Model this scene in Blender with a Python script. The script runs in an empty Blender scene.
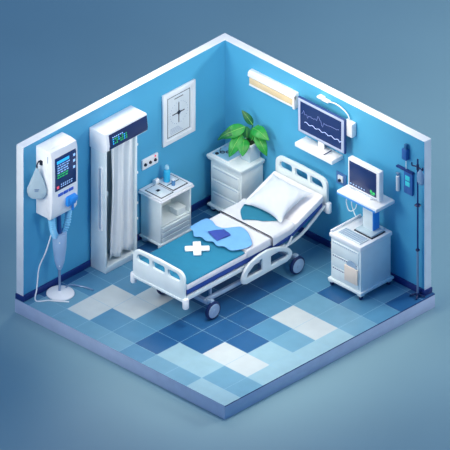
import bpy, bmesh, math, random
from mathutils import Vector, Matrix
random.seed(7)
PI = math.pi
sc = bpy.context.scene
C = sc.collection

def lin(h):
    h = h.lstrip('#'); v = [int(h[i:i+2], 16)/255 for i in (0, 2, 4)]
    return tuple(((c/12.92) if c <= .04045 else ((c+.055)/1.055)**2.4) for c in v) + (1,)

# ---------------------------------------------------------------- camera, light, exposure
cd = bpy.data.cameras.new('camera'); cam = bpy.data.objects.new('camera', cd); C.objects.link(cam)
cd.type = 'ORTHO'; cd.ortho_scale = 450/82.607; cd.clip_end = 200
AZ, EL = .774, .5511
cdir = Vector((math.cos(EL)*math.sin(AZ), -math.cos(EL)*math.cos(AZ), math.sin(EL)))
cam.location = Vector((1.7201, -1.7599, 1.0599)) + cdir*20
cam.rotation_euler = (PI/2-EL, 0, AZ)
sc.camera = cam

sc.view_settings.view_transform = 'Standard'; sc.view_settings.look = 'None'
sc.view_settings.exposure = 0; sc.view_settings.gamma = 1; sc.view_settings.use_curve_mapping = False

w = bpy.data.worlds.new('world'); sc.world = w; w.use_nodes = True
bg = w.node_tree.nodes['Background']
bg.inputs[0].default_value = lin('#4798ea'); bg.inputs[1].default_value = .50

def area(name, loc, target, size, power, col, sy=None):
    l = bpy.data.lights.new(name, 'AREA'); l.energy = power; l.color = lin(col)[:3]; l.size = size
    if sy: l.shape = 'RECTANGLE'; l.size_y = sy
    o = bpy.data.objects.new(name, l); C.objects.link(o); o.location = loc
    o.rotation_euler = (Vector(target)-Vector(loc)).to_track_quat('-Z', 'Y').to_euler()
    return o
def sun(name, frm, power, ang, col):
    l = bpy.data.lights.new(name, 'SUN'); l.energy = power; l.angle = math.radians(ang); l.color = lin(col)[:3]
    o = bpy.data.objects.new(name, l); C.objects.link(o)
    o.rotation_euler = (-Vector(frm)).to_track_quat('-Z', 'Y').to_euler(); o.location = Vector(frm)*8
    return o
area('key_light', (-.6, -1.5, 3.4), (1.7, -1.6, .3), .7, 31, '#fff8ea')
sun('front_sun', (-.28, -1.0, 1.1), .40, 14, '#fff6e8')
area('top_light', (1.5, -1.2, 3.6), (1.2, -.9, 0), 1.6, 5, '#fffdf6')
area('wall_wash_light', (1.9, -.7, 3.1), (1.9, 0, 1.9), 1.0, 42, '#fff2d8', 2.8)
fl = area('front_light', (.9, -5.6, 3.2), (1.2, -1.6, .9), 1.6, 25, '#fff8ea')
fl.data.spread = math.radians(75)
fl = area('right_light', (5.2, -2.0, 3.3), (.7, -1.5, .9), 1.2, 12, '#fff4e4')
fl.data.spread = math.radians(62)
fl = area('floor_light', (2.9, -2.9, 3.0), (2.7, -2.8, 0), .5, 12, '#fff8ea')
fl.data.spread = math.radians(80)
area('far_light', (6, 8.5, 6), (4.5, 4.5, 0), 3, 880, '#fff8ee')

# ---------------------------------------------------------------- materials
MC = {}
def mat(name, col, rough=.5, metal=0, noise=.04, scale=6, emit=None, alpha=1, bump=0, spec=.5, trans=0):
    if name in MC: return MC[name]
    m = bpy.data.materials.new(name); m.use_nodes = True; nt = m.node_tree; b = nt.nodes['Principled BSDF']
    c = lin(col)
    b.inputs['Base Color'].default_value = c
    b.inputs['Roughness'].default_value = rough; b.inputs['Metallic'].default_value = metal
    b.inputs['Specular IOR Level'].default_value = spec
    if trans: b.inputs['Transmission Weight'].default_value = trans
    if noise:
        t = nt.nodes.new('ShaderNodeTexCoord'); n = nt.nodes.new('ShaderNodeTexNoise'); n.inputs['Scale'].default_value = scale
        n.inputs['Detail'].default_value = 3
        r = nt.nodes.new('ShaderNodeValToRGB')
        r.color_ramp.elements[0].position = .3; r.color_ramp.elements[1].position = .7
        r.color_ramp.elements[0].color = tuple(x*(1-noise) for x in c[:3])+(1,)
        r.color_ramp.elements[1].color = tuple(min(1, x*(1+noise)) for x in c[:3])+(1,)
        nt.links.new(t.outputs['Object'], n.inputs['Vector']); nt.links.new(n.outputs['Fac'], r.inputs['Fac'])
        nt.links.new(r.outputs['Color'], b.inputs['Base Color'])
        if bump:
            bp = nt.nodes.new('ShaderNodeBump'); bp.inputs['Strength'].default_value = bump; bp.inputs['Distance'].default_value = .01
            nt.links.new(n.outputs['Fac'], bp.inputs['Height']); nt.links.new(bp.outputs['Normal'], b.inputs['Normal'])
    if emit:
        b.inputs['Emission Color'].default_value = lin(emit); b.inputs['Emission Strength'].default_value = 1
    if alpha < 1: b.inputs['Alpha'].default_value = alpha
    MC[name] = m; return m

GROUND = mat('ground_blue', '#84aab4', .5, noise=.03, scale=.6)
WHITE = mat('white_paint', '#eef4f8', .45)
WALLW = mat('white_wall_edge', '#f2f8fb', .5)
BLUE = mat('blue_wall_paint', '#4eacd6', .55, noise=.02, scale=2)
NAVY = mat('navy', '#0d2f78', .45)
NAVYD = mat('dark_navy', '#11265a', .4)
SCREEN = mat('screen_navy', '#1d3468', .25)
PLAT = mat('platform_side', '#c4cfe6', .5)
GROUT = mat('grout', '#93bfd4', .5)
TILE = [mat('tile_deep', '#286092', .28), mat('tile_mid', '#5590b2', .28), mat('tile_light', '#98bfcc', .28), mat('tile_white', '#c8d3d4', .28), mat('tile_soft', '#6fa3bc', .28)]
PLAST = mat('white_plastic', '#f0f4f8', .35)
CAB = mat('cabinet_white', '#e2eff2', .4)
CABG = mat('cabinet_grey', '#bdd2dc', .45)
BEDG = mat('bed_plastic', '#dde9ec', .4)
METAL = mat('blue_grey_metal', '#a3bcd4', .4, metal=.1)
MATT = mat('mattress_cloth', '#e8e8ee', .8, bump=.2, scale=20)
SHEET = mat('white_linen', '#cfd5de', .85, bump=.3, scale=9)
PILLOW = mat('pillow_linen', '#c9d3de', .85, bump=.2, scale=8)
TEAL = mat('teal_cloth', '#177a9e', .8, bump=.35, scale=7)
TEALD = mat('deep_teal_cloth', '#167493', .8, bump=.35, scale=14)
LBLUE = mat('light_blue_cloth', '#6aa8e0', .8, bump=.3, scale=10)
POUCH = mat('indigo_cloth', '#2a449e', .7)
BBLUE = mat('bright_blue', '#2a8fe8', .35)
ROYAL = mat('royal_blue', '#2a5fd0', .4)
CYAN = mat('bottle_cyan', '#35bdec', .2)
LEAF = mat('leaf_green', '#25953c', .4, noise=.18, scale=14)
LEAFD = mat('leaf_dark_green', '#156a38', .4, noise=.18, scale=14)
VEIN = mat('leaf_vein', '#8fd46a', .5)
SOIL = mat('soil', '#25301f', .9, bump=.5, scale=40)
CURT = mat('curtain_cloth', '#e6edf0', .7, noise=.02)
CREAM = mat('cream', '#e8d2a8', .6)
PAPER = mat('paper', '#e6eff4', .7)
INK = mat('dark_ink', '#101c34', .6)
BAG = mat('clear_bag', '#cfe7f2', .15, noise=.05, trans=.35)
STEEL = mat('steel', '#8ea4c4', .3, metal=.5)
DOTG = mat('green_light', '#1fae5a', .4, emit='#1a9a50')
DOTR = mat('red_light', '#e05a6a', .4, emit='#b03848')
DOTW = mat('pale_pixel', '#9fc3e8', .4, emit='#6a8fc0')
DOTC = mat('cyan_pixel', '#2fb4f0', .4, emit='#1f93d8')
TRACE = mat('screen_trace', '#a7b8e0', .4, emit='#8496c4')
DEVSCR = mat('device_screen', '#3fc3c9', .3, emit='#0f5f6c')

# ---------------------------------------------------------------- mesh helpers
class MB:
    def __init__(s): s.bm = bmesh.new()
    def merge(s, b, mi=0, M=None):
        if M is not None: b.transform(M)
        if mi:
            for f in b.faces: f.material_index = mi
        me = bpy.data.meshes.new('tmp'); b.to_mesh(me); b.free(); s.bm.from_mesh(me); bpy.data.meshes.remove(me); return s
    def box(s, x0, x1, y0, y1, z0, z1, bev=.006, mi=0, seg=2, M=None):
        b = bmesh.new(); bmesh.ops.create_cube(b, size=1)
        b.transform(Matrix.Translation(((x0+x1)/2, (y0+y1)/2, (z0+z1)/2)) @ Matrix.Diagonal((abs(x1-x0), abs(y1-y0), abs(z1-z0), 1)))
        bev = min(bev, .45*min(abs(x1-x0), abs(y1-y0), abs(z1-z0)))
        if bev > 0: bmesh.ops.bevel(b, geom=list(b.edges), offset=bev, segments=seg, affect='EDGES', profile=.5)
        return s.merge(b, mi, M)
    def tube(s, pts, r, n=10, mi=0, closed=False, cap=True):
        pts = [Vector(p) for p in pts]; N = len(pts); b = bmesh.new(); rings = []
        up = None
        for i, p in enumerate(pts):
            if closed: t = pts[(i+1) % N]-pts[i-1]
            else: t = pts[min(i+1, N-1)]-pts[max(i-1, 0)]
            t.normalize()
            if up is None:
                a = Vector((0, 0, 1)) if abs(t.z) < .9 else Vector((1, 0, 0)); up = t.cross(a).normalized()
            else:
                up = (up - t*up.dot(t)).normalized()
            v = t.cross(up); rr = r[i] if isinstance(r, (list, tuple)) else r
            rings.append([b.verts.new(p+(up*math.cos(2*PI*k/n)+v*math.sin(2*PI*k/n))*rr) for k in range(n)])
        for i in range(N if closed else N-1):
            A, B = rings[i], rings[(i+1) % N]
            for k in range(n): b.faces.new((A[k], A[(k+1) % n], B[(k+1) % n], B[k]))
        if cap and not closed: b.faces.new(rings[0][::-1]); b.faces.new(rings[-1])
        bmesh.ops.recalc_face_normals(b, faces=b.faces)
        return s.merge(b, mi)
    def lathe(s, prof, c=(0, 0, 0), n=28, mi=0, axis='Z', M=None):
        b = bmesh.new(); rings = []
        for r, z in prof: rings.append([b.verts.new((r*math.cos(2*PI*k/n), r*math.sin(2*PI*k/n), z)) for k in range(n)])
        for A, B in zip(rings, rings[1:]):
            for k in range(n): b.faces.new((A[k], A[(k+1) % n], B[(k+1) % n], B[k]))
        b.faces.new(rings[0][::-1]); b.faces.new(rings[-1])
        bmesh.ops.remove_doubles(b, verts=b.verts, dist=1e-5); bmesh.ops.recalc_face_normals(b, faces=b.faces)
        T = Matrix.Translation(c)
        if axis == 'X': T = T @ Matrix.Rotation(PI/2, 4, 'Y')
        if axis == 'Y': T = T @ Matrix.Rotation(PI/2, 4, 'X')
        if M is not None: T = M @ T
        return s.merge(b, mi, T)
    def prism(s, outer, holes, axis, a, b_, bev=0, mi=0):
        """outline (list of 2d points) with holes, extruded from a to b_ along axis 'X' (pts=(y,z)), 'Y' (pts=(x,z)) or 'Z' (pts=(x,y))"""
        def P(u, v, t): return {'X': (t, u, v), 'Y': (u, t, v), 'Z': (u, v, t)}[axis]
        b = bmesh.new(); ed = []
        for loop in [outer]+holes:
            vs = [b.verts.new(P(u, v, a)) for u, v in loop]
            ed += [b.edges.new((vs[i], vs[(i+1) % len(vs)])) for i in range(len(vs))]
        r = bmesh.ops.triangle_fill(b, edges=ed, use_beauty=True)
        fs = [f for f in r['geom'] if isinstance(f, bmesh.types.BMFace)]
        ex = bmesh.ops.extrude_face_region(b, geom=fs)
        vs = [v for v in ex['geom'] if isinstance(v, bmesh.types.BMVert)]
        d = Vector(P(0, 0, b_))-Vector(P(0, 0, a))
        for v in vs: v.co += d
        bmesh.ops.recalc_face_normals(b, faces=b.faces)
        if bev:
            es = [e for e in b.edges if len(e.link_faces) == 2 and e.calc_face_angle() > 1.2]
            bmesh.ops.bevel(b, geom=es, offset=bev, segments=2, affect='EDGES', profile=.5)
        return s.merge(b, mi)
    def grid(s, f, nu, nv, mi=0):
        b = bmesh.new(); V = [[b.verts.new(f(i/nu, j/nv)) for j in range(nv+1)] for i in range(nu+1)]
        for i in range(nu):
            for j in range(nv): b.faces.new((V[i][j], V[i+1][j], V[i+1][j+1], V[i][j+1]))
        return s.merge(b, mi)
    def build(s, name, mats, parent=None, solid=0, sub=0, angle=35, off=0):
        me = bpy.data.meshes.new(name)
        bmesh.ops.recalc_face_normals(s.bm, faces=s.bm.faces) if solid == 0 else None
        s.bm.to_mesh(me); s.bm.free()
        for m in (mats if isinstance(mats, (list, tuple)) else [mats]): me.materials.append(m)
        for p in me.polygons: p.use_smooth = True
        me.set_sharp_from_angle(angle=math.radians(angle))
        o = bpy.data.objects.new(name, me); C.objects.link(o)
        if solid:
            md = o.modifiers.new('solid', 'SOLIDIFY'); md.thickness = solid; md.offset = off
        if sub:
            md = o.modifiers.new('sub', 'SUBSURF'); md.levels = sub; md.render_levels = sub
        if parent is not None:
            o.parent = parent; o.matrix_parent_inverse = Matrix.Translation(-parent.location)
        return o
def thing(name, label, cat, loc, group=None):
    o = bpy.data.objects.new(name, None); C.objects.link(o); o.location = loc; o.empty_display_size = .05
    o['label'] = label; o['category'] = cat
    if group: o['group'] = group
    return o
def tag(o, label, cat, group=None):
    o['label'] = label; o['category'] = cat
    if group: o['group'] = group
    return o
def struct(o): o['kind'] = 'structure'; return o
def part_label(o, l): o['label'] = l; return o
def rrect(u0, u1, v0, v1, r, n=6):
    out = []
    for cu, cv, a0 in ((u1-r, v1-r, 0), (u0+r, v1-r, PI/2), (u0+r, v0+r, PI), (u1-r, v0+r, 1.5*PI)):
        for k in range(n+1):
            a = a0+PI/2*k/n; out.append((cu+r*math.cos(a), cv+r*math.sin(a)))
    return out
def smooth_curve(pts, n=8):
    pts = [Vector(p) for p in pts]; out = []
    for i in range(len(pts)-1):
        p0, p1, p2, p3 = pts[max(i-1, 0)], pts[i], pts[i+1], pts[min(i+2, len(pts)-1)]
        for k in range(n):
            t = k/n
            out.append(.5*((2*p1)+(p2-p0)*t+(2*p0-5*p1+4*p2-p3)*t*t+(3*p1-p0-3*p2+p3)*t**3))
    out.append(pts[-1]); return out

# ================================================================ SETTING
T = .1176; H = 2.176; WL = 3.493; WR = 3.376; PL = 3.52; PR = 3.44
g = MB(); g.box(-14, 16, -16, 14, -.254, -.194, 0); struct(g.build('ground', GROUND))
p = MB(); p.box(-T, PR, -PL, T, -.194, -.014, .003); struct(p.build('trim_1', PLAT))
# tiled floor: one slab, tiles as coloured faces, deep tone near the bed also painting in its shadow, grout lines as narrow strips
f = MB(); b = bmesh.new()
xs = [-T]+[.12+.3805*k for k in range(9)]+[PR]; ys = [-PL]+[-3.25+.395*k for k in range(9)]+[T]
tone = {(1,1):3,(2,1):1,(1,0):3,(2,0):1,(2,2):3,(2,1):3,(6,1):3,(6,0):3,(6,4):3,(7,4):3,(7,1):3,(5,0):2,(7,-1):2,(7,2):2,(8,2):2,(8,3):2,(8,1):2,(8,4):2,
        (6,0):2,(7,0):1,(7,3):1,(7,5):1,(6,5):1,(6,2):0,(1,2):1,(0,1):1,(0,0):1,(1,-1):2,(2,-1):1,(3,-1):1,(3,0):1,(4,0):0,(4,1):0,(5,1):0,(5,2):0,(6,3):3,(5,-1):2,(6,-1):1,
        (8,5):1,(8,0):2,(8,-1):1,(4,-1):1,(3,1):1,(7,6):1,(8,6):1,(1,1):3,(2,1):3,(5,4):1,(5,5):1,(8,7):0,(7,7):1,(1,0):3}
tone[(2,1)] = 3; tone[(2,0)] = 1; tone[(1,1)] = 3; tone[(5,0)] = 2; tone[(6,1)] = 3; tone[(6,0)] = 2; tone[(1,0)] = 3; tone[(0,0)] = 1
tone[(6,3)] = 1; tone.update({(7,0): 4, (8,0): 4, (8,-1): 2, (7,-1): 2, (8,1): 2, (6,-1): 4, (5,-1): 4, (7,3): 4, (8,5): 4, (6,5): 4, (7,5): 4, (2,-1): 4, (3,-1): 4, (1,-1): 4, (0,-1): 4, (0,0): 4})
gw = .005
def quad(x0, x1, y0, y1, z, mi):
    vs = [b.verts.new(c) for c in ((x0, y0, z), (x1, y0, z), (x1, y1, z), (x0, y1, z))]; fc = b.faces.new(vs); fc.material_index = mi
for i in range(len(xs)-1):
    for j in range(len(ys)-1):
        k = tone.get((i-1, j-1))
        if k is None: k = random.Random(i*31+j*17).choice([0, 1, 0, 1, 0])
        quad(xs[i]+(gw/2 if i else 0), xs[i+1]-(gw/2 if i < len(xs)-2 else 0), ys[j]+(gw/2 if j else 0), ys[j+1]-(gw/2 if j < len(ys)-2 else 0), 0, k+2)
for x in xs[1:-1]: quad(x-gw/2, x+gw/2, -PL, T, 0, 1)
for j in range(len(ys)-1):
    pass
for y in ys[1:-1]:
    for i in range(len(xs)-1):
        quad(xs[i]+(gw/2 if i else 0), xs[i+1]-(gw/2 if i < len(xs)-2 else 0), y-gw/2, y+gw/2, 0, 1)
f.merge(b)
def sidequad(P4, mi):
    b = bmesh.new(); fc = b.faces.new([b.verts.new(c) for c in P4]); fc.material_index = mi; f.merge(b)
z0 = -.014
sidequad(((-T, -PL, z0), (PR, -PL, z0), (PR, -PL, 0), (-T, -PL, 0)), 8)
sidequad(((PR, -PL, z0), (PR, T, z0), (PR, T, 0), (PR, -PL, 0)), 0)
sidequad(((-T, T, z0), (-T, -PL, z0), (-T, -PL, 0), (-T, T, 0)), 8)
sidequad(((PR, T, z0), (-T, T, z0), (-T, T, 0), (PR, T, 0)), 8)
sidequad(((-T, -PL, z0), (-T, T, z0), (PR, T, z0), (PR, -PL, z0)), 8)
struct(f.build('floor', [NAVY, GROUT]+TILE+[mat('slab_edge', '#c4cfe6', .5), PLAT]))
# walls: blue room faces, white edges
def wall(name, x0, x1, y0, y1, inner):
    m = MB(); m.box(x0, x1, y0, y1, 0, H, .002, seg=1)
    n = Vector(inner)
    m.bm.normal_update()
    for fc in m.bm.faces:
        if fc.normal.dot(n) > .99 and fc.calc_area() > 1: fc.material_index = 1
    return struct(m.build(name, [WALLW, BLUE]))
wall('wall_left', -T, 0, -WL, 0, (1, 0, 0))
wall('wall_right', -T, WR, 0, T, (0, -1, 0))
m = MB(); m.box(0, .022, -WL, -.0, 0, .085, .003); m.box(-T, .022, -WL-.02, -WL, 0, .07, .003); struct(m.build('baseboard_left', NAVY))
m = MB(); m.box(.022, WR, -.022, 0, 0, .085, .003); m.box(WR, WR+.02, -.022, T, 0, .07, .003); struct(m.build('baseboard_right', NAVY))

# ================================================================ HOSPITAL BED
BX0, BX1 = 1.025, 1.87
bed = thing('hospital_bed', 'white adjustable hospital bed on four wheels, centre of the tiled floor', 'bed', (1.43, -1.4, 0))
def board(name, y0, y1, zb, zt, hz0, hz1, slope=0):
    m = MB(); x0, x1 = BX0-.01, BX1+.01; wd = x1-x0
    outer = [(x0, zb), (x1, zb), (x1, zt-.10)]
    for k in range(1, 7): a = PI/2*k/6; outer.append((x1-.10+.10*math.cos(a), zt-.10+.10*math.sin(a)))
    outer += [(x0+wd*.5, zt+.012)]
    for k in range(0, 7): a = PI/2+PI/2*k/6; outer.append((x0+.10+.10*math.cos(a), zt-.10+.10*math.sin(a)))
    hs = []
    hw = (wd-.13-.10)/3
    for k in range(3):
        u0 = x0+.065+k*(hw+.05); u1 = u0+hw
        rl_, rr_ = (.075 if k == 0 else .03), (.075 if k == 2 else .03)
        lp = []
        for cu, cv, a0, r in ((u1-rr_, hz1-rr_, 0, rr_), (u0+rl_, hz1-rl_, PI/2, rl_), (u0+.03, hz0+.03, PI, .03), (u1-.03, hz0+.03, 1.5*PI, .03)):
            for q in range(6): lp.append((cu+r*math.cos(a0+PI/2*q/5), cv+r*math.sin(a0+PI/2*q/5)))
        hs.append(lp)
    m.prism(outer, hs, 'Y', y0, y1, .004)
    m.box(x0-.004, x1+.004, y0-.012, y1+.006, zb-.012, zb+.022, .008)
    return m.build(name, BEDG, bed)
board('footboard', -2.635, -2.595, .42, .82, .67, .775)
board('headboard', -.165, -.125, .62, 1.065, .90, 1.012)
for y, zc in ((-2.615, .40), (-.145, .68)):
    for x in (BX0-.015, BX1+.02):
        m = MB(); m.lathe([(.001, -.08), (.034, -.078), (.040, -.065), (.040, .045), (.035, .057), (.001, .06)], (x, y, zc), 20)
        m.build('corner_bumper', PLAST, bed)
# frame: side rails, cross bars, posts, folding backrest rail
for x in (BX0+.03, BX1-.02):
    m = MB(); m.box(x-.018, x+.018, -2.6, -.86, .395, .455, .008); m.build('side_rail', BEDG, bed)
    m = MB(); m.tube(smooth_curve([(x, -.95, .425), (x, -.84, .415), (x, -.55, .47), (x, -.17, .69)], 5), .02, 8); m.build('backrest_rail', BEDG, bed)
for y in (-2.5, -1.7, -.95):
    m = MB(); m.box(BX0+.04, BX1-.03, y-.02, y+.02, .40, .44, .004); m.build('cross_bar', METAL, bed)
for y in (-2.05, -1.2):
    for x in (BX0+.12, BX1-.12):
        m = MB(); m.box(x-.015, x+.015, y-.015, y+.015, .2, .42, .003); m.build('frame_post', METAL, bed)
m = MB()
m.box(BX0+.02, BX1-.012, -2.56, -.80, .475, .548, .01)
def slab(yz, x0, x1, th, m, bev=.012):
    # slab following a (y,z) top profile, thickness th measured downwards
    up = [(y, z) for y, z in yz]; lo = [(y+.0, z-th) for y, z in reversed(yz)]
    m.prism(up+lo, [], 'X', x0, x1, bev)
slab([(-.82, .54), (-.21, .765)], BX0+.02, BX1-.015, .075, m)
part_label(m.build('deck', mat('deck_blue', '#24489c', .5), bed), 'navy blue mattress deck')
m = MB(); slab([(-2.58, .64), (-.80, .64), (-.68, .675), (-.20, .865)], BX0+.005, BX1+.005, .095, m, .025)
m.build('mattress', MATT, bed)
# lower chassis
for x in (1.16, 1.80):
    m = MB(); m.box(x-.022, x+.022, -2.18, -.72, .185, .235, .006); part_label(m.build('chassis_beam', METAL, bed), 'blue grey lower chassis beam')
for y in (-2.18, -.72):
    m = MB(); m.box(1.14, 1.86, y-.03, y+.03, .175, .225, .006); m.build('axle_beam', METAL, bed)
for y in (-2.18, -.72):
    for x, sx in ((1.10, -1), (1.925, 1)):
        m = MB(); m.lathe([(.05, -.024), (.104, -.024), (.116, -.016), (.12, 0), (.116, .016), (.104, .024), (.05, .024)], (x, y, .12), 36, axis='X')
        wh = part_label(m.build('wheel', NAVYD, bed), 'dark navy tyre')
        m = MB(); m.lathe([(.001, -.03), (.088, -.029), (.096, -.022), (.096, .022), (.088, .029), (.03, .031), (.026, .036), (.001, .037)], (x, y, .12), 36, axis='X')
        h = m.build('hub_cap', METAL, bed); h.parent = wh; h.matrix_parent_inverse = Matrix()
        m = MB(); m.box(x-.03-sx*.03, x+.03-sx*.03, y-.03, y+.03, .20, .262, .008); m.build('wheel_fork', METAL, bed)
# side guard with its two openings
go = [(-1.677, .336), (-1.655, .39), (-1.61, .455), (-1.53, .508), (-1.447, .534), (-1.34, .551), (-1.234, .556), (-1.1, .535), (-.991, .498), (-.90, .455), (-.84, .405), (-.805, .35), (-.81, .305), (-.84, .27), (-.9, .25), (-1.25, .243), (-1.6, .235), (-1.66, .26), (-1.68, .3)]
h1 = [(-1.6, .315), (-1.57, .375), (-1.461, .45), (-1.38, .475), (-1.32, .478), (-1.32, .315)]
h2 = [(-1.175, .46), (-1.10, .465), (-1.043, .452), (-.96, .42), (-.888, .375), (-.87, .335), (-.9, .32), (-1.175, .318)]
m = MB(); m.prism(go, [h1, h2], 'X', 1.895, 1.93, .008); sg = m.build('side_guard', BEDG, bed)
m = MB(); m.box(1.87, 1.9, -1.30, -1.20, .36, .46, .004); o = m.build('guard_bracket', METAL, bed)
# curved handle below the mattress knee
m = MB(); m.tube(smooth_curve([(1.895, -1.06, .455), (1.9, -.97, .44), (1.9, -.86, .46), (1.9, -.78, .55)], 6), .012, 8); m.build('release_handle', BEDG, bed)

# ---- bedding, each piece a thing
ZM = .642
def top(y): # mattress top height
    P = [(-2.7, .64), (-.80, .64), (-.68, .675), (-.20, .865), (0, .944)]
    for (a, za), (c, zc) in zip(P, P[1:]):
        if y <= c: return za+(zc-za)*(y-a)/(c-a)
    return P[-1][1]
def drape_sheet(x0, x1, y0, y1, z, dropL, dropR, amp, name, matl, th, nu=30, nv=26, seed=0, edge=0):
    """cloth on the mattress: u across the bed with rounded drops over both sides"""
    L = (x1-x0); tot = dropL+L+dropR
    def f(u, v):
        s = u*tot; y = y0+(y1-y0)*v
        if edge: y += edge*math.sin(u*7+seed)*(1-v)
        zt = z+top(y)-ZM
        wv = amp*(math.sin(9*u*tot+3*y+seed)+.6*math.sin(17*y-5*u+seed))
        if s < dropL: return (x0-.004, y, zt-(dropL-s))
        if s > dropL+L: return (x1+.004, y, zt-(s-dropL-L))
        return (x0+s-dropL, y, zt+wv)
    m = MB(); m.grid(f, nu, nv); return m.build(name, matl, None, solid=th, off=0, sub=1)
t = drape_sheet(1.05, 1.868, -2.575, -1.56, ZM+.006, 0, .015, .0015, 'teal_blanket', TEAL, .008)
tag(t, 'smooth teal blanket spread over the foot half of the hospital bed', 'blanket')
t = drape_sheet(BX0, BX1+.01, -1.55, -1.135, ZM+.022, .05, .10, .002, 'bed_sheet', SHEET, .012, seed=2)
tag(t, 'flat white sheet across the middle of the bed, partly under the light blue cloth', 'sheet')
t = thing('bed_sheet', 'white folded-back sheet below the pillow, with the shadow of its fold gap modelled as a dark line along its edge', 'sheet', (1.43, -1, .64))
def fsheet(u, v):
    dL, dR = .06, .13; L = BX1+.015-(BX0-.005); s = u*(dL+L+dR); y = -1.12+.40*v; z = ZM+.03+max(0, top(y)-ZM)+.003*math.sin(11*u+5*v)
    if s < dL: return (BX0-.008, y, z-(dL-s))
    if s > dL+L: return (BX1+.02, y, z-(s-dL-L)*(1-.3*v))
    return (BX0-.005+s-dL, y, z)
m = MB(); m.grid(fsheet, 30, 12); m.build('cloth', SHEET, t, solid=.018, sub=1)
m = MB(); m.tube([(BX0-.02, -1.125, ZM-.0), (BX0-.012, -1.128, ZM+.036), (BX0+.01, -1.128, ZM+.043), (BX1, -1.128, ZM+.043), (BX1+.03, -1.128, ZM+.033), (BX1+.036, -1.128, ZM-.09)], .0055, 6)  # dark tube added in place of the shadow in the fold gap
part_label(m.build('fold_shadow', INK, t), 'thin dark strip standing in for the fold gap shadow')
# crumpled cloths from outlines
def inside(p, poly):
    c = False; j = len(poly)-1
    for i in range(len(poly)):
        a, b2 = poly[i], poly[j]
        if (a[1] > p[1]) != (b2[1] > p[1]) and p[0] < (b2[0]-a[0])*(p[1]-a[1])/(b2[1]-a[1])+a[0]: c = not c
        j = i
    return c
def cloth(name, poly, zf, matl, th, label, cat, amp=.004, seed=0):
    P = [tuple(q[:2]) for q in smooth_curve([(a, c, 0) for a, c in poly+[poly[0]]], 4)][:-1]
    b = bmesh.new(); cx = sum(q[0] for q in P)/len(P); cy = sum(q[1] for q in P)/len(P); N = len(P); R = 9
    rings = []
    for r in range(1, R+1):
        rings.append([b.verts.new((cx+(q[0]-cx)*r/R, cy+(q[1]-cy)*r/R, 0)) for q in P])
    c0 = b.verts.new((cx, cy, 0))
    for k in range(N): b.faces.new((c0, rings[0][k], rings[0][(k+1) % N]))
    for A, B in zip(rings, rings[1:]):
        for k in range(N): b.faces.new((A[k], B[k], B[(k+1) % N], A[(k+1) % N]))
    for v in b.verts:
        x, y = v.co.x, v.co.y
        v.co.z = zf(x, y)+amp*(math.sin(14*x+9*y+seed)+.7*math.sin(23*y-8*x+seed)+.5*math.sin(31*x+seed))
        if x < BX0-.02: v.co.z -= (BX0-.02-x)*1.0; v.co.x = BX0-.03-(BX0-.02-x)*.3
    m = MB(); m.merge(b); o = m.build(name, matl, None, solid=th, sub=1); return tag(o, label, cat)
cl = [(.93, -1.52), (.955, -1.40), (1.10, -1.36), (1.22, -1.41), (1.34, -1.385), (1.42, -1.27), (1.47, -1.216), (1.58, -1.235), (1.69, -1.298), (1.80, -1.37), (1.855, -1.43), (1.857, -1.52), (1.79, -1.65), (1.74, -1.70), (1.64, -1.69), (1.56, -1.735), (1.46, -1.70), (1.38, -1.745), (1.29, -1.73), (1.215, -1.78), (1.13, -1.71), (1.03, -1.66)]
cloth('folded_cloth', cl, lambda x, y: ZM+.045, LBLUE, .008, 'light blue wavy-edged cloth laid across the middle of the bed under a dark blue pouch', 'cloth', .0035)
m = MB()
def fp(u, v):
    P = [(1.27, -1.60), (1.37, -1.42), (1.53, -1.46), (1.50, -1.67)]
    x = (P[0][0]*(1-u)+P[3][0]*u)*(1-v)+(P[1][0]*(1-u)+P[2][0]*u)*v; y = (P[0][1]*(1-u)+P[3][1]*u)*(1-v)+(P[1][1]*(1-u)+P[2][1]*u)*v
    e = min(1, 4*min(u, 1-u, v, 1-v)*1.0)
    return x, y, e
for sg_ in (0, 1):
    m.grid((lambda u, v, s=sg_: (fp(u, v)[0], fp(u, v)[1], ZM+.062+(.022*math.sqrt(fp(u, v)[2])+.006*math.sin(6*u+4*v) if s else -.002))), 8, 8)
bmesh.ops.remove_doubles(m.bm, verts=m.bm.verts, dist=.0005)
tag(m.build('folded_pouch', POUCH), 'small dark blue folded pouch lying on the light blue cloth', 'pouch')
# white cross
arm, hw_ = .15, .05
cr = [(-hw_, arm), (hw_, arm), (hw_, hw_), (arm, hw_), (arm, -hw_), (hw_, -hw_), (hw_, -arm), (-hw_, -arm), (-hw_, -hw_), (-arm, -hw_), (-arm, hw_), (-hw_, hw_)]
a = math.radians(46); cr = [(1.415+u*math.cos(a)-v*math.sin(a), -1.93+u*math.sin(a)+v*math.cos(a)) for u, v in cr]
m = MB(); m.prism(cr, [], 'Z', ZM+.014, ZM+.042, .011); tag(m.build('cross_pad', PLAST), 'thick white cross-shaped pad lying on the teal blanket', 'pad')
# teal cloth under the pillow
cloth('folded_cloth', [(1.12, -.80), (1.19, -.95), (1.35, -1.085), (1.40, -1.06), (1.50, -.98), (1.56, -.95), (1.64, -.86), (1.69, -.78), (1.55, -.68), (1.35, -.62), (1.18, -.68)],
      lambda x, y: ZM+.048+max(0, top(y)-ZM)*1.05, TEALD, .007, 'teal cloth peeking out from under the white pillow', 'cloth', .003, 3)
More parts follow.
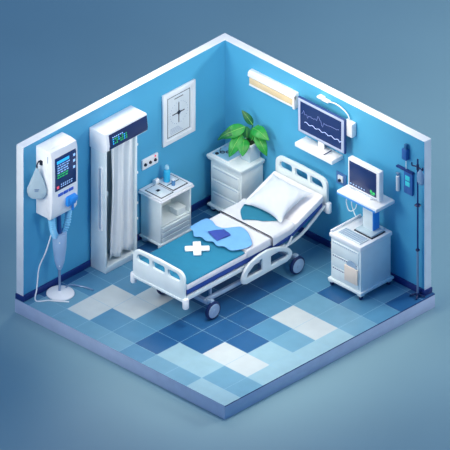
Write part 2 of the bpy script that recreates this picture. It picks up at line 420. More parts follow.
# pillow
def fpil(u, v, s):
    X0, X1 = 1.125, 1.785; Y0, Y1 = -.86, -.31
    a, c = 2*u-1, 2*v-1
    pin = 1-.20*(1-abs(a)**2)*abs(c)**3 ; pin2 = 1-.18*(1-abs(c)**2)*abs(a)**3
    x = (X0+X1)/2+(X1-X0)/2*a*pin2; y = (Y0+Y1)/2+(Y1-Y0)/2*c*pin
    e = ((1-abs(a)**2.6)*(1-abs(c)**2.6)); th = .10*max(0, e)**.6
    base = .70+(y+.80)*.34
    wr = .012*math.sin(10*a*c+14*a)*(abs(a)**2)*e+.010*math.sin(13*(a+c)-3*a*c)*abs(c)*e
    return (x, y, base+.035+(th+wr if s else -th*.35))
m = MB()
for s in (0, 1): m.grid((lambda u, v, s=s: fpil(u, v, s)), 28, 28)
bmesh.ops.remove_doubles(m.bm, verts=m.bm.verts, dist=.0008)
pil = m.build('pillow', PILLOW, angle=80); tag(pil, 'plump white pillow with pointed corners on the raised head of the bed', 'pillow')

# ================================================================ DIALYSIS-TYPE MACHINE on the left wall
mc = thing('treatment_machine', 'tall white treatment machine with screen and ribbed hoses mounted on the left wall', 'medical machine', (.14, -3.05, 0))
my0, my1 = -3.28, -2.825
m = MB(); m.box(.002, .19, my0, my1, 1.16, 2.12, .012); m.build('housing', PLAST, mc)
m = MB(); prof = [(.185, 1.150), (.235, 1.145), (.262, 1.20), (.274, 1.40), (.277, 1.75), (.27, 2.03), (.25, 2.105), (.185, 2.118)]
m.prism([(u, v) for u, v in prof], [], 'Y', my0+.004, my1-.004, .01); fp_ = m.build('front_panel', PLAST, mc)
m = MB(); m.box(.2, .205, my0-.002, my0+.01, 1.95, 2.04, .001); m.build('latch', STEEL, mc)
scr_y0, scr_y1 = -3.225, -2.865
m = MB(); m.prism([(.27, 1.55), (.283, 1.55), (.283, 1.98), (.268, 2.02)], [], 'Y', scr_y0, scr_y1, .002); sc_ = m.build('screen', SCREEN, mc)
def scrpart(name, matl, rects):
    m = MB()
    for ya, yb, za, zb in rects: m.box(.2815, .286, ya, yb, za, zb, 0)
    o = m.build(name, matl, sc_); o.parent = sc_; o.matrix_parent_inverse = Matrix()
scrpart('title_bar', DOTC, [(-3.20, -2.99, 1.93, 1.97)])
random.seed(3)
for r in range(6):
    z = 1.895-.034*r; y = -3.19; rc = []
    while y < -3.0:
        wd = random.uniform(.012, .05); rc.append((y, min(y+wd, -2.98), z, z+.014)); y += wd+random.uniform(.008, .02)
    scrpart('text_line', DOTG if r > 3 else DOTW, rc)
for z in (1.93, 1.85, 1.76): scrpart('screen_icon', DOTW, [(-2.92, -2.885, z, z+.034)])
scrpart('alarm_light', DOTR, [(-3.20, -3.165, 1.58, 1.615)])
for r in range(2): scrpart('text_line', DOTW, [(-3.13+.035*k, -3.112+.035*k, 1.585+.03*r, 1.597+.03*r) for k in range(6)])
m = MB()
for k in range(3): m.box(.268, .282, -3.17+.09*k, -3.09+.09*k, 1.455, 1.495, .004)
part_label(m.build('button_bar', ROYAL, mc), 'royal blue button bar')
m = MB(); m.box(.262, .31, -3.04, -2.88, 1.26, 1.40, .02); m.box(.262, .335, -3.00, -2.88, 1.31, 1.385, .012); m.tube([(.285, -2.93, 1.26), (.285, -2.93, 1.18)], .018, 10)
part_label(m.build('valve_knob', BBLUE, mc), 'bright blue square valve')
for k in range(3):
    m = MB(); m.box(.248, .266, -3.22+.05*k, -3.19+.05*k, 1.315, 1.34, .002); m.build('port', INK, mc)
    m = MB(); m.box(.24, .259, -3.22+.05*k, -3.20+.05*k, 1.26, 1.28, .002); m.build('port', INK, mc)
m = MB(); m.box(.255, .264, -3.21, -3.10, 2.035, 2.045, .001); m.build('top_mark', INK, mc)
# ribbed hoses
hc = (.19, -3.06)
for dy in (-.15, .15):
    pts = smooth_curve([(.20, hc[1]+dy, 1.17), (.20, hc[1]+dy*.95, 1.08), (hc[0]+.01, hc[1]+dy*.80, .95), (hc[0], hc[1]+dy*.45, .84)], 12)
    m = MB(); rr = [(.044 if i % 3 == 1 else .026) for i in range(len(pts))]
    m.tube(pts, rr, 14)
    m.bm.faces.ensure_lookup_table()
    part_label(m.build('ribbed_hose', mat('hose_blue', '#7cc4ea', .3), mc, angle=20), 'ribbed light blue hose')
pts = smooth_curve([(.17, hc[1], 1.17), (hc[0], hc[1], .84)], 6)
m = MB(); m.tube(pts, .03, 12); m.build('inner_pipe', mat('hose_navy', '#1f4f8f', .4), mc)
m = MB(); m.lathe([(.07, .86), (.085, .87), (.088, .85), (.084, .66), (.06, .46), (.035, .37), (.022, .345), (.001, .345), (.001, .36), (.018, .37), (.03, .39), (.055, .48), (.077, .67), (.08, .84)], (hc[0], hc[1], 0), 30)
cone = m.build('funnel', mat('funnel_plastic', '#9dbde0', .3), mc)
for z, r in ((.77, .087), (.42, .047)):
    m = MB(); m.lathe([(.001, -.009), (.007, -.006), (.009, 0), (.007, .006), (.001, .009)], (hc[0]+.707*r, hc[1]-.707*r, z), 12); m.build('funnel_rivet', PLAST, mc)
m = MB(); m.tube([(hc[0], hc[1], .03), (hc[0], hc[1], .38)], .016, 14); m.build('stem', STEEL, mc)
m = MB(); m.lathe([(.001, 0), (.165, 0), (.172, .008), (.17, .02), (.15, .032), (.05, .045), (.001, .046)], (hc[0]+.015, hc[1], 0), 48); m.build('base_disc', PLAST, mc)
m = MB(); m.tube(smooth_curve([(.14, -3.15, .86), (.09, -3.2, .60), (.05, -3.27, .40), (.10, -3.36, .17), (.12, -3.40, .02), (.22, -3.28, .012), (.33, -3.20, .012), (.42, -3.13, .012)], 8), .009, 8); m.build('tube', PLAST, mc)
m = MB(); m.tube(smooth_curve([(.20, -2.96, .05), (.19, -2.87, .04), (.25, -2.78, .012), (.36, -2.74, .012), (.44, -2.73, .012)], 8), .009, 8); m.build('tube', STEEL, mc)
# fluid bag hanging from the side of the machine
bagt = thing('fluid_bag', 'clear teardrop fluid bag hanging on the side of the white machine', 'bag', (.10, -3.32, 1.5))
m = MB()
prof = [(.012, 1.90), (.022, 1.87), (.045, 1.80), (.08, 1.71), (.112, 1.62), (.122, 1.56), (.11, 1.50), (.07, 1.46), (.001, 1.445)]
m.lathe([(r, z-1.5) for r, z in prof], (0, 0, 0), 28); m.bm.transform(Matrix.Translation((.115, -3.375, 1.5)) @ Matrix.Rotation(.75, 4, 'Z') @ Matrix.Diagonal((1.0, .3, 1, 1)))
m.build('bag_body', BAG, bagt)
m = MB(); m.tube(smooth_curve([(.10, -3.28, 1.92), (.10, -3.32, 1.955), (.115, -3.37, 1.94), (.115, -3.375, 1.89)], 6), .01, 8); m.box(.08, .12, -3.30, -3.274, 1.89, 1.95, .005)
part_label(m.build('hanger', INK, bagt), 'black hanger hook')
for q, (ua, ub, zz) in enumerate(((-.03, .03, 1.60), (-.03, .015, 1.575))):
    m = MB(); m.box(ua, ub, -.041, -.036, zz, zz+.009, 0); m.bm.transform(Matrix.Translation((.115, -3.375, 0)) @ Matrix.Rotation(.75, 4, 'Z')); m.build('print', STEEL, bagt)

# ================================================================ CURTAINED UNIT
cu = thing('curtain_cabinet', 'tall narrow white cabinet closed by a hanging curtain against the left wall', 'cabinet', (.14, -1.98, 0))
y0, y1 = -2.35, -1.765; yh = -1.635
m = MB(); m.box(.024, .27, y0, y0+.03, 0, 1.74, .005)
m.build('side_panel', CAB, cu)
m = MB(); m.box(.024, .24, y1-.03, y1, 0, 1.74, .005); m.build('side_panel', CAB, cu)
m = MB(); m.box(.024, .045, y0+.03, y1-.03, .05, 1.74, .002); m.build('back_panel', CABG, cu)
m = MB(); m.box(.045, .27, y0+.03, y1-.0, .03, .075, .005); m.box(.26, .275, y0+.0, y1, .0, .085, .004); m.build('base_tray', CAB, cu)
m = MB(); m.prism([(.002, 1.70), (.24, 1.70), (.285, 1.735), (.30, 1.80), (.275, 1.975), (.002, 1.975)], [], 'Y', y0-.005, yh, .01); hd = m.build('header', PLAST, cu)
m = MB(); 
MP = [(.288, 1.768), (.2975, 1.768), (.3035, 1.80), (.287, 1.93), (.28, 1.93)]
m.prism([(.285, 1.75), (.2985, 1.75), (.3065, 1.80), (.286, 1.95), (.27, 1.95)], [], 'Y', y0+.05, yh-.012, .002); dp = part_label(m.build('display_strip', NAVYD, cu), 'dark navy display strip')
m = MB(); random.seed(5)
for r in range(4):
    for k in range(8):
        if r == 0 and k > 6 or random.random() < .12: continue
        z = 1.90-.028*r; x = .2875+.0182*(1.935-z)/.135*1.0
        m.box(x, x+.006, y0+.10+.032*k, y0+.116+.032*k, z-.006, z+.006, 0, [0, 2, 1, 1][r] if k % 3 else (3 if r else 0))
o = m.build('indicator_lights', [DOTW, DOTG, DOTG, DOTC], cu); o.parent = dp; o.matrix_parent_inverse = Matrix()
def fcur(u, v):
    z = 1.72-1.60*v; wv = 1-.08*math.sin(PI*min(1, v*1.3))+.06*v
    yc = -1.995; y = yc+(u-.5)*.44*wv
    a = .032*(1-.25*v)
    return (.21+a*math.sin(u*2*PI*2.7+.9+1.1*v)+.009*math.sin(u*2*PI*7.3+v*3), y, z+(.02*math.sin(u*13) if v > .98 else 0))
m = MB(); m.grid(fcur, 90, 26); part_label(m.build('curtain', CURT, cu, solid=.006), 'pleated white curtain')
m = MB(); m.tube([(.205, y0+.03, 1.68), (.205, y1-.03, 1.68)], .01, 8); m.build('curtain_rail', STEEL, cu)
m = MB(); m.prism(rrect(.165, .225, .58, 1.50, .028), [rrect(.178, .212, .60, 1.48, .016)], 'Y', y0-.022, y0+.002, .003); m.build('side_handle', PLAST, cu)
m = MB(); m.box(.18, .21, y0-.004, y0+.001, .60, 1.48, .001); m.build('handle_recess', METAL, cu)
m = MB(); m.box(.045, .20, y0+.06, y0+.13, 1.02, 1.09, .006); m.build('inner_latch', CABG, cu)
for z in (1.55, 1.15, .72, .5):
    m = MB(); m.box(.18, .24, y1-.002, y1+.018, z, z+.03, .004); m.build('hinge', PLAST, cu)

# ================================================================ WALL CHART
fr = thing('framed_chart', 'white framed chart with a thin black cross on the left wall', 'picture', (.01, -.82, 1.5))
py0, py1, pz0, pz1 = -1.10, -.54, 1.14, 1.87
m = MB(); m.prism([(py0, pz0), (py1, pz0), (py1, pz1), (py0, pz1)], [[(py0+.06, pz0+.06), (py1-.06, pz0+.06), (py1-.06, pz1-.06), (py0+.06, pz1-.06)]], 'X', .002, .032, .005); m.build('frame', PLAST, fr)
m = MB(); m.box(.002, .018, py0+.05, py1-.05, pz0+.05, pz1-.05, 0, 0)
def ink(y0, y1, z0, z1): m.box(.0175, .0195, y0, y1, z0, z1, 0, 1)
a0, a1, c0, c1 = py0+.085, py1-.085, pz0+.085, pz1-.085
for q in ((a0, a1, c0, c0+.007), (a0, a1, c1-.007, c1), (a0, a0+.007, c0, c1), (a1-.007, a1, c0, c1), (a0+.12, a1-.12, c1-.055, c1-.045),
          (-.825, -.811, 1.38, 1.66), (-.93, -.72, 1.512, 1.526)): ink(*q)
m.lathe([(.001, 0), (.028, 0), (.028, .003), (.001, .003)], (.018, -.818, 1.519), 16, 1, 'X')
for k in range(24):
    a = 2*PI*k/24; m.box(.0175, .019, -.818+.15*math.cos(a)-.004, -.818+.15*math.cos(a)+.004, 1.519+.15*math.sin(a)-.004, 1.519+.15*math.sin(a)+.004, 0, 2)
for k in range(5): m.box(.0175, .019, a0+.05, a1-.12-.02*k, c0+.03+.018*k, c0+.034+.018*k, 0, 2)
m.build('chart_sheet', [PAPER, INK, STEEL], fr)

# ================================================================ BEDSIDE CABINET WITH OPEN SHELF
c1_ = thing('bedside_cabinet', 'white bedside cabinet with open shelf above slatted drawers, between curtained unit and bed', 'cabinet', (.16, -1.13, 0))
x0, x1, y0, y1, zt = .028, .365, -1.40, -.87, .72
sh_before = set(C.objects)
m = MB()
m.box(x0, x1, y0, y0+.025, .07, zt-.05, .004); m.box(x0, x1, y1-.025, y1, .07, zt-.05, .004); m.box(x0, x0+.015, y0+.02, y1-.02, .07, zt-.05, .002)
m.box(x0, x1-.01, y0+.02, y1-.02, .30, .32, .002)
m.build('body', CAB, c1_)
m = MB(); m.box(x0-.02, x1+.025, y0-.02, y1+.02, .06, .085, .006); m.build('plinth', CAB, c1_)
for k in range(3):
    m = MB(); m.box(x0+.03, x1+.008, y0+.027, y1-.027, .085+.072*k, .149+.072*k, .006); d = m.build('drawer', CAB, c1_)
    m = MB(); m.box(x1+.004, x1+.012, y0+.06, y1-.06, .138+.072*k, .143+.072*k, .001); h = m.build('groove', CABG, d); h.parent = d; h.matrix_parent_inverse = Matrix()
m = MB(); m.box(x0-.02, x1+.03, y0-.025, y1+.025, zt-.05, zt-.025, .006); m.box(x0-.015, x1+.02, y0-.015, y1+.015, zt-.028, zt, .008); m.build('countertop', PLAST, c1_)
for x in (x0+.05, x1-.015):
    for y in (y0+.045, y1-.045):
        m = MB(); m.box(x-.035, x+.035, y-.045, y+.045, 0, .062, .012); m.build('foot', CAB, c1_)
m = MB(); m.box(.19, .33, -1.07, -.93, .3205, .40, .008); m.box(.185, .335, -1.075, -.925, .395, .41, .005)
tag(m.build('storage_box', CAB), 'small pale box with lid on the open shelf of the bedside cabinet', 'box')
# objects on top
m = MB(); m.box(.09, .35, -1.37, -1.18, zt, zt+.008, .001); m.box(.08, .362, -1.382, -1.168, zt, zt+.004, 0, 1)
for k in range(3): m.box(.20, .204, -1.35, -1.22, zt+.006, zt+.0067, 0, 1) if k == 0 else m.box(.08, .12, -1.34+.05*k, -1.31+.05*k, zt+.006, zt+.0067, 0, 1)
tag(m.build('notepad', [PAPER, INK]), 'white notepad with dark edge at the left end of the bedside cabinet top', 'notepad')
m = MB(); m.box(.03, .34, -1.15, -.895, zt, zt+.004, 0, 1); m.box(.042, .325, -1.138, -.907, zt, zt+.008, .001)
m.box(.20, .212, -1.13, -.92, zt+.0065, zt+.0087, 0, 1)
tag(m.build('paper_sheet', [PAPER, INK]), 'white paper sheet with black outline beneath the two bottles', 'paper')
m = MB(); m.box(.20, .29, -1.34, -1.27, zt+.0085, zt+.03, .008); m.box(.21, .25, -1.33, -1.28, zt+.028, zt+.034, .002, 1); tag(m.build('remote_control', [CAB, INK]), 'small grey handset with dark button lying on the notepad', 'remote control')
bt = thing('water_bottle', 'tall bright cyan bottle with pale cap on the bedside cabinet', 'bottle', (.13, -1.05, zt+.0085))
m = MB(); m.lathe([(.001, 0), (.04, 0), (.044, .008), (.044, .13), (.036, .155), (.02, .168), (.02, .18), (.001, .18)], (.13, -1.05, zt+.0085), 24); m.build('bottle_body', CYAN, bt)
m = MB(); m.lathe([(.001, .175), (.024, .175), (.024, .215), (.018, .225), (.001, .225)], (.13, -1.05, zt+.0085), 18); m.build('cap', mat('cap_pale', '#a9dcf2', .4), bt)
bt = thing('medicine_bottle', 'tiny blue and white medicine bottle in front of the cyan bottle', 'bottle', (.235, -1.06, zt+.007))
m = MB(); m.lathe([(.001, 0), (.022, 0), (.024, .005), (.024, .06), (.014, .07), (.001, .07)], (.25, -1.06, zt+.0085), 18); m.build('bottle_body', mat('vial_blue', '#4f86b8', .25), bt)
m = MB(); m.lathe([(.001, .068), (.016, .068), (.016, .09), (.001, .09)], (.25, -1.06, zt+.0085), 14); m.build('cap', PLAST, bt)
m = MB(); m.lathe([(.012, -.03), (.034, -.03), (.034, .03), (.012, .03)], (.075, -1.235+.055, zt+.04), 20, axis='Y'); tag(m.build('bandage_roll', PLAST), 'white bandage roll lying at the back of the bedside cabinet top', 'roll')
for o in set(C.objects)-sh_before:      # the cabinet and what stands on it belong a little nearer the curtained unit
    if o.parent is None: o.location.y -= .09
c1_.location.y -= .09
# wall control panel by the cabinet
sp = thing('wall_control_panel', 'white wall panel with three dark knobs above the bedside cabinet', 'wall panel', (.01, -1.32, 1.05))
m = MB(); m.box(.002, .03, -1.455, -1.185, .97, 1.11, .006); m.build('plate', PLAST, sp)
for k in range(3):
    m = MB(); m.lathe([(.001, 0), (.022, 0), (.018, .014), (.001, .015)], (.03, -1.41+.085*k, 1.035), 16, axis='X'); m.build('knob', INK if k < 2 else INK, sp)
m = MB(); m.lathe([(.001, 0), (.014, 0), (.014, .006), (.001, .006)], (.03, -1.24, 1.09), 12, axis='X'); m.build('indicator', DOTR, sp)

# ================================================================ CORNER CABINET + PLANT
c2 = thing('chest_of_drawers', 'white chest of three drawers in the room corner carrying the potted plant', 'cabinet', (.33, -.2, 0))
x0, x1, y0, y1, zt = .15, .67, -.41, -.026, .80
m = MB(); m.box(x0, x1, y0+.012, y1, .10, zt-.06, .005); m.build('body', CAB, c2)
for k in range(3):
    m = MB(); m.box(x0+.035, x1-.035, y0-.002, y0+.03, .125+.18*k, .29+.18*k, .008); d = m.build('drawer', CAB, c2)
    m = MB(); m.box(x0+.06, x1-.06, y0-.006, y0+.0, .268+.18*k, .276+.18*k, .002); h = m.build('drawer_lip', METAL, c2); h.parent = d; h.matrix_parent_inverse = Matrix()
m = MB(); m.box(x0-.03, x1+.03, y0-.03, y1+.0, .075, .105, .008); m.build('plinth', CAB, c2)
m = MB(); m.box(x0-.025, x1+.025, y0-.025, y1, zt-.06, zt-.03, .008); m.box(x0-.035, x1+.035, y0-.035, y1, zt-.035, zt, .01); m.build('countertop', CAB, c2)
for x in (x0+.03, x1-.03):
    for y in (y0+.03, y1-.05):
        m = MB(); m.lathe([(.001, 0), (.022, 0), (.026, .01), (.026, .03), (.02, .035), (.001, .035)], (x, y, 0), 14); m.lathe([(.001, .03), (.036, .034), (.038, .06), (.03, .078), (.001, .078)], (x, y, 0), 16, 1); m.build('foot', [NAVYD, CAB], c2)
m = MB(); m.box(.15, .45, -.41, -.15, zt, zt+.012, .003); m.box(.165, .435, -.395, -.165, zt+.011, zt+.014, 0, 1)
tag(m.build('clipboard', [PLAST, mat('sheet_blue', '#9ed0e6', .6)]), 'pale blue clipboard beside the plant on the chest of drawers', 'clipboard')
def glasses(cx, cy, z, rot, name, label):
    m = MB(); M = Matrix.Translation((cx, cy, z)) @ Matrix.Rotation(rot, 4, 'Z')
    def ring(ox): return [M @ Vector((ox+.028*math.cos(a), .022*math.sin(a), 0)) for a in [2*PI*k/16 for k in range(16)]]
    m.tube(ring(-.035), .005, 6, closed=True); m.tube(ring(.035), .005, 6, closed=True)
    for s in (-1, 1): m.tube([M @ Vector((s*.063, 0, 0)), M @ Vector((s*.065, .05, .0)), M @ Vector((s*.05, .095, 0))], .004, 6)
    return tag(m.build(name, INK), label, 'glasses')
glasses(.27, -.27, zt+.0195, .8, 'eyeglasses', 'black-rimmed glasses lying folded on the pale blue clipboard')
m = MB(); m.lathe([(.001, 0), (.022, 0), (.024, .006), (.018, .016), (.001, .018)], (.22, -.365, zt+.0145), 16); tag(m.build('round_disc', INK), 'small dark round disc at the front edge of the clipboard', 'disc')
# pot
PX0, PX1, PY0, PY1 = .475, .655, -.225, -.045
pp = thing('potted_plant', 'large-leaved green plant in a square white pot on the corner chest', 'plant', (.565, -.135, zt))
m = MB(); m.prism([(PX0+.015, zt), (PX1-.015, zt), (PX1, zt+.235), (PX0, zt+.235)], [], 'Y', PY0, PY1, .006)
m.build('pot', CABG, pp)
m = MB(); m.prism([(PX0-.006, PY0-.006), (PX1+.006, PY0-.006), (PX1+.006, PY1+.006), (PX0-.006, PY1+.006)], [[(PX0+.01, PY0+.01), (PX1-.01, PY0+.01), (PX1-.01, PY1-.01), (PX0+.01, PY1-.01)]], 'Z', zt+.22, zt+.25, .003); m.build('pot_rim', CAB, pp)
m = MB(); m.box(PX0+.008, PX1-.008, PY0+.008, PY1-.008, zt+.22, zt+.243, .003); m.build('soil', SOIL, pp)
def leaf(base, tip, wid, lift, matl=LEAF, face=None, curl=.25):
    base, tip = Vector(base), Vector(tip); d = tip-base; L = d.length
    up = Vector((0, 0, 1)); fv = Vector(face) if face else cdir_like
    side = d.cross(fv).normalized(); nrm = side.cross(d).normalized()
    if nrm.dot(fv) < 0: nrm = -nrm
    def f(u, v):
        s = v*2-1; prof = math.sin(PI*min(1, u**.72))**.8 if 0 < u < 1 else 0
        wdt = wid/2*prof
        c = base+d*u+nrm*(lift*math.sin(PI*u)*L)+up*(0)
        return c+side*(s*wdt)+nrm*(-curl*abs(s)**1.6*wdt+.012*(1-abs(s))*-1*prof*.5)
    m = MB(); m.grid(f, 14, 8); o = m.build('leaf', matl, pp, solid=.004, sub=1)
    m = MB(); m.tube([f(i/14, .5)+nrm*.003 for i in range(14)], [.0035*(1-i/16) for i in range(14)], 5); vn = m.build('vein', VEIN, o); vn.parent = o; vn.matrix_parent_inverse = Matrix()
    return o
cdir_like = Vector((.5, -.55, .75))
B0 = Vector((.565, -.135, zt+.24))
def stem(to):
    m = MB(); m.tube(smooth_curve([B0, (B0+Vector(to))/2+Vector((0, 0, .05)), to], 5), .006, 6); m.build('stem', LEAFD, pp)
LV = [((.42, -.16, 1.19), (.22, -.37, 1.03), .17, .22, LEAF), ((.40, -.20, 1.10), (.40, -.42, .86), .16, .2, LEAF), ((.44, -.20, 1.05), (.55, -.34, .90), .16, .2, LEAF),
      ((.50, -.11, 1.18), (.80, -.13, 1.14), .17, .25, LEAF), ((.56, -.12, 1.14), (.76, -.13, .90), .14, .2, LEAF), ((.50, -.13, 1.02), (.56, -.07, 1.24), .13, .1, LEAF),
      ((.49, -.10, 1.22), (.36, -.16, 1.40), .10, .1, LEAFD), ((.45, -.16, 1.04), (.44, -.15, 1.20), .14, .1, LEAFD), ((.40, -.16, 1.16), (.16, -.38, .98), .10, .3, LEAFD), ((.52, -.12, 1.02), (.66, -.10, 1.18), .13, .1, LEAFD)]
OFF = Vector((.09, -.012, .05))
for bs, tp, wd, lf, ml in LV:
    bs = Vector(bs)+OFF; tp = Vector(tp)+OFF; stem(bs); leaf(bs, tp, wd*.98, lf, ml)

# ================================================================ WALL LAMP (bed light)
wl = thing('wall_lamp', 'long white wall lamp with warm cream diffuser high on the right wall', 'lamp', (.83, 0, 1.85))
lx0, lx1 = .46, 1.25
m = MB(); m.prism([(-.001, 1.755), (-.001, 1.975), (-.05, 1.975), (-.078, 1.95), (-.085, 1.905), (-.07, 1.885), (-.05, 1.885), (-.05, 1.765), (-.03, 1.755)], [], 'X', lx0, lx1, .006); m.build('housing', PLAST, wl)
m = MB(); m.box(lx0+.012, lx1-.04, -.068, -.045, 1.79, 1.892, .01); part_label(m.build('diffuser', CREAM, wl), 'warm cream diffuser strip')
m = MB(); m.box(lx0, lx1, -.06, -.045, 1.757, 1.778, .004); m.box(lx1-.03, lx1, -.082, -.04, 1.757, 1.94, .004); m.build('trim_rail', PLAST, wl)

# ================================================================ WALL MONITOR ON SHELF
sh = thing('wall_shelf', 'white floating shelf under the large wall screen', 'shelf', (1.68, -.1, 1.38))
m = MB(); m.box(1.375, 2.005, -.20, -.001, 1.345, 1.405, .008); m.build('shelf_board', PLAST, sh)
m = MB(); m.box(1.55, 1.85, -.12, -.001, 1.30, 1.347, .008); m.build('bracket', CABG, sh)
mo = thing('patient_monitor', 'large flat screen with two pale waveform lines, standing on the wall shelf', 'monitor', (1.72, -.1, 1.405))
sx0, sx1, sz0, sz1, sy = 1.345, 2.14, 1.515, 2.005, -.115
m = MB(); m.box(sx0, sx1, sy, sy+.035, sz0, sz1, .008); m.build('casing', mat('monitor_frame', '#2c4a86', .4), mo)
m = MB(); m.prism([(sx0+.012, sz0+.012), (sx1-.012, sz0+.012), (sx1-.012, sz1-.012), (sx0+.012, sz1-.012)], [[(sx0+.045, sz0+.045), (sx1-.055, sz0+.045), (sx1-.055, sz1-.045), (sx0+.045, sz1-.045)]], 'Y', sy-.006, sy+.002, .002); m.build('bezel', mat('bezel_lilac', '#b4c0dc', .4), mo)
m = MB(); m.box(sx0+.04, sx1-.05, sy-.003, sy+.002, sz0+.04, sz1-.04, 0); s_ = m.build('screen', SCREEN, mo)
random.seed(11)
def trace(pts, name, matl, r=.0035):
    m = MB(); m.tube([(x, sy-.0055, z) for x, z in pts], r, 5); o = m.build(name, matl, mo); o.parent = s_; o.matrix_parent_inverse = Matrix()
pt = []; x = sx0+.07
while x < sx1-.08:
    t = (x-sx0-.07)/(sx1-sx0-.15); base = 1.80+.02*t
    amp = .06 if t < .2 or .42 < t < .58 else .008
    pt.append((x, base+random.uniform(-amp, amp))); x += .017
trace(pt, 'waveform', mat('trace_dim', '#7f90c4', .4, emit='#43528c'), .002)
pt = [(sx0+.12+.022*k, 1.69+.011*math.sin(k*1.3)-.0005*k) for k in range(27)] + [(sx0+.12+.022*27, 1.66), (sx0+.12+.022*28, 1.68)]
trace(pt, 'waveform', TRACE, .0045)
m = MB(); m.box(1.67, 1.77, -.10, -.075, 1.41, 1.54, .004); m.box(1.56, 1.86, -.17, -.05, 1.405, 1.42, .005); m.build('stand', PLAST, mo)
m = MB(); m.box(1.845, 1.86, -.185, -.05, 1.4195, 1.424, .001); m.build('stand_clip', NAVYD, mo)
# reading light + its cable + box
rl = thing('reading_light', 'small white wall arm light above the large screen with cable to a white box', 'light', (1.7, -.02, 2.0))
m = MB(); m.box(1.62, 1.71, -.075, -.001, 2.085, 2.112, .008); m.box(1.68, 1.80, -.06, -.001, 2.065, 2.093, .010); m.build('light_head', PLAST, rl)
m = MB(); m.tube(smooth_curve([(1.79, -.03, 2.08), (1.90, -.03, 2.10), (2.02, -.03, 2.08), (2.11, -.03, 2.03), (2.145, -.03, 1.95)], 7), .008, 8); m.build('cable', PLAST, rl)
m = MB(); m.box(2.08, 2.23, -.085, -.001, 1.77, 1.965, .014); bx_ = m.build('junction_box', PLAST, rl)
for k in range(3):
    m = MB(); m.box(2.10, 2.15, -.089, -.083, 1.81+.045*k, 1.82+.045*k, .001); m.build('vent_slot', CABG, rl)

# ================================================================ WALL SOCKET
ws = thing('wall_socket', 'blue wall socket plate with white plug behind the computer cart', 'socket', (1.98, 0, 1.1))
m = MB(); m.box(1.895, 2.06, -.014, -.001, .97, 1.14, .005); m.build('plate', mat('socket_blue', '#4f7fb8', .5), ws)
m = MB(); m.box(1.935, 2.025, -.035, -.012, 1.02, 1.11, .01); m.lathe([(.001, 0), (.02, 0), (.018, .02), (.001, .02)], (1.98, -.035, 1.05), 12, 1, 'Y'); m.build('plug', [PLAST, INK], ws)

# ================================================================ COMPUTER CART
ct = thing('medical_cart', 'white wheeled computer cart with drawers standing against the right wall', 'cart', (2.66, -.35, 0))
x0, x1, y0, y1, zt = 2.40, 2.905, -.62, -.10, .75
m = MB(); m.box(x0, x1, y0, y1, .11, zt-.05, .008); m.build('body', CAB, ct)
m = MB(); m.box(x0-.03, x1+.03, y0-.03, y1+.03, .075, .112, .01)
m.build('base_plate', CAB, ct)
m = MB(); m.box(x0-.015, x1+.015, y0-.02, y1+.015, zt-.055, zt, .012); m.build('worktop', PLAST, ct)
m = MB(); m.box(x0-.012, x0+.012, y0+.0, y1, zt-.002, zt+.03, .004); m.build('edge_lip', PLAST, ct)
for k, (za, zb) in enumerate(((.48, .655), (.305, .47), (.13, .295))):
    m = MB(); m.box(x0+.03, x1-.03, y0-.012, y0+.01, za, zb, .006); d = m.build('drawer', CAB, ct)
    m = MB()
    for q in range(13): m.box(x0+.045+.032*q, x0+.063+.032*q, y0-.016, y0-.008, zb-.022, zb-.010, .001)
    h = m.build('drawer_grip', NAVY if k else METAL, d); h.parent = d; h.matrix_parent_inverse = Matrix()
for x in (x0+.01, x1-.01):
    for y in (y0+.01, y1-.03):
        m = MB(); m.box(x-.035, x+.035, y-.035, y+.035, .055, .10, .01); fk = m.build('caster_mount', CAB, ct)
        m = MB(); m.lathe([(.001, -.014), (.024, -.014), (.028, -.008), (.028, .008), (.024, .014), (.001, .014)], (x, y, .028), 18, axis='X'); cw = part_label(m.build('caster', NAVYD, ct), 'dark caster wheel')
m = MB(); m.box(2.655, 2.875, -.652, -.63, .20, .415, .004, 0); part_label(m.build('document_pocket', mat('pocket_cream', '#eedfd0', .6), ct), 'cream document pocket')
m = MB(); m.lathe([(.001, 0), (.085, 0), (.085, .006), (.001, .006)], (2.765, -.634, .415), 24, 0, 'Y'); m.build('pocket_tab', METAL, ct)
# column, tray
m = MB(); m.box(2.58, 2.86, -.385, -.17, zt, zt+.035, .014); m.build('column_foot', CABG, ct)
m = MB(); m.box(2.568, 2.875, -.397, -.16, zt-.001, zt+.010, .002); m.build('foot_gasket', INK, ct)
m = MB(); m.box(2.62, 2.79, -.30, -.18, zt+.03, 1.10, .012); m.build('column', CAB, ct)
m = MB(); m.box(2.785, 2.797, -.295, -.185, zt+.04, 1.065, .002); part_label(m.build('column_stripe', BBLUE, ct), 'bright blue column stripe')
m = MB(); m.box(2.60, 2.81, -.32, -.16, 1.07, 1.15, .015); m.build('tray_mount', METAL, ct)
m = MB(); m.box(2.28, 2.945, -.40, -.07, 1.15, 1.20, .01); tr = m.build('tray', PLAST, ct)
m = MB(); m.box(2.29, 2.935, -.408, -.398, 1.152, 1.174, .001); part_label(m.build('tray_stripe', mat('stripe_blue', '#4fa0e8', .4), ct), 'light blue stripe on tray edge')
m = MB(); m.tube(smooth_curve([(2.36, -.30, 1.15), (2.35, -.30, 1.0), (2.42, -.32, .93), (2.50, -.30, .99), (2.52, -.28, 1.14)], 8), .007, 8); m.build('cable_loop', CAB, ct)
m = MB(); m.tube(smooth_curve([(2.30, -.10, 1.15), (2.24, -.08, 1.05), (2.22, -.08, .85), (2.27, -.08, .72), (2.37, -.14, .715)], 8), .007, 8); m.build('cable', CAB, ct)
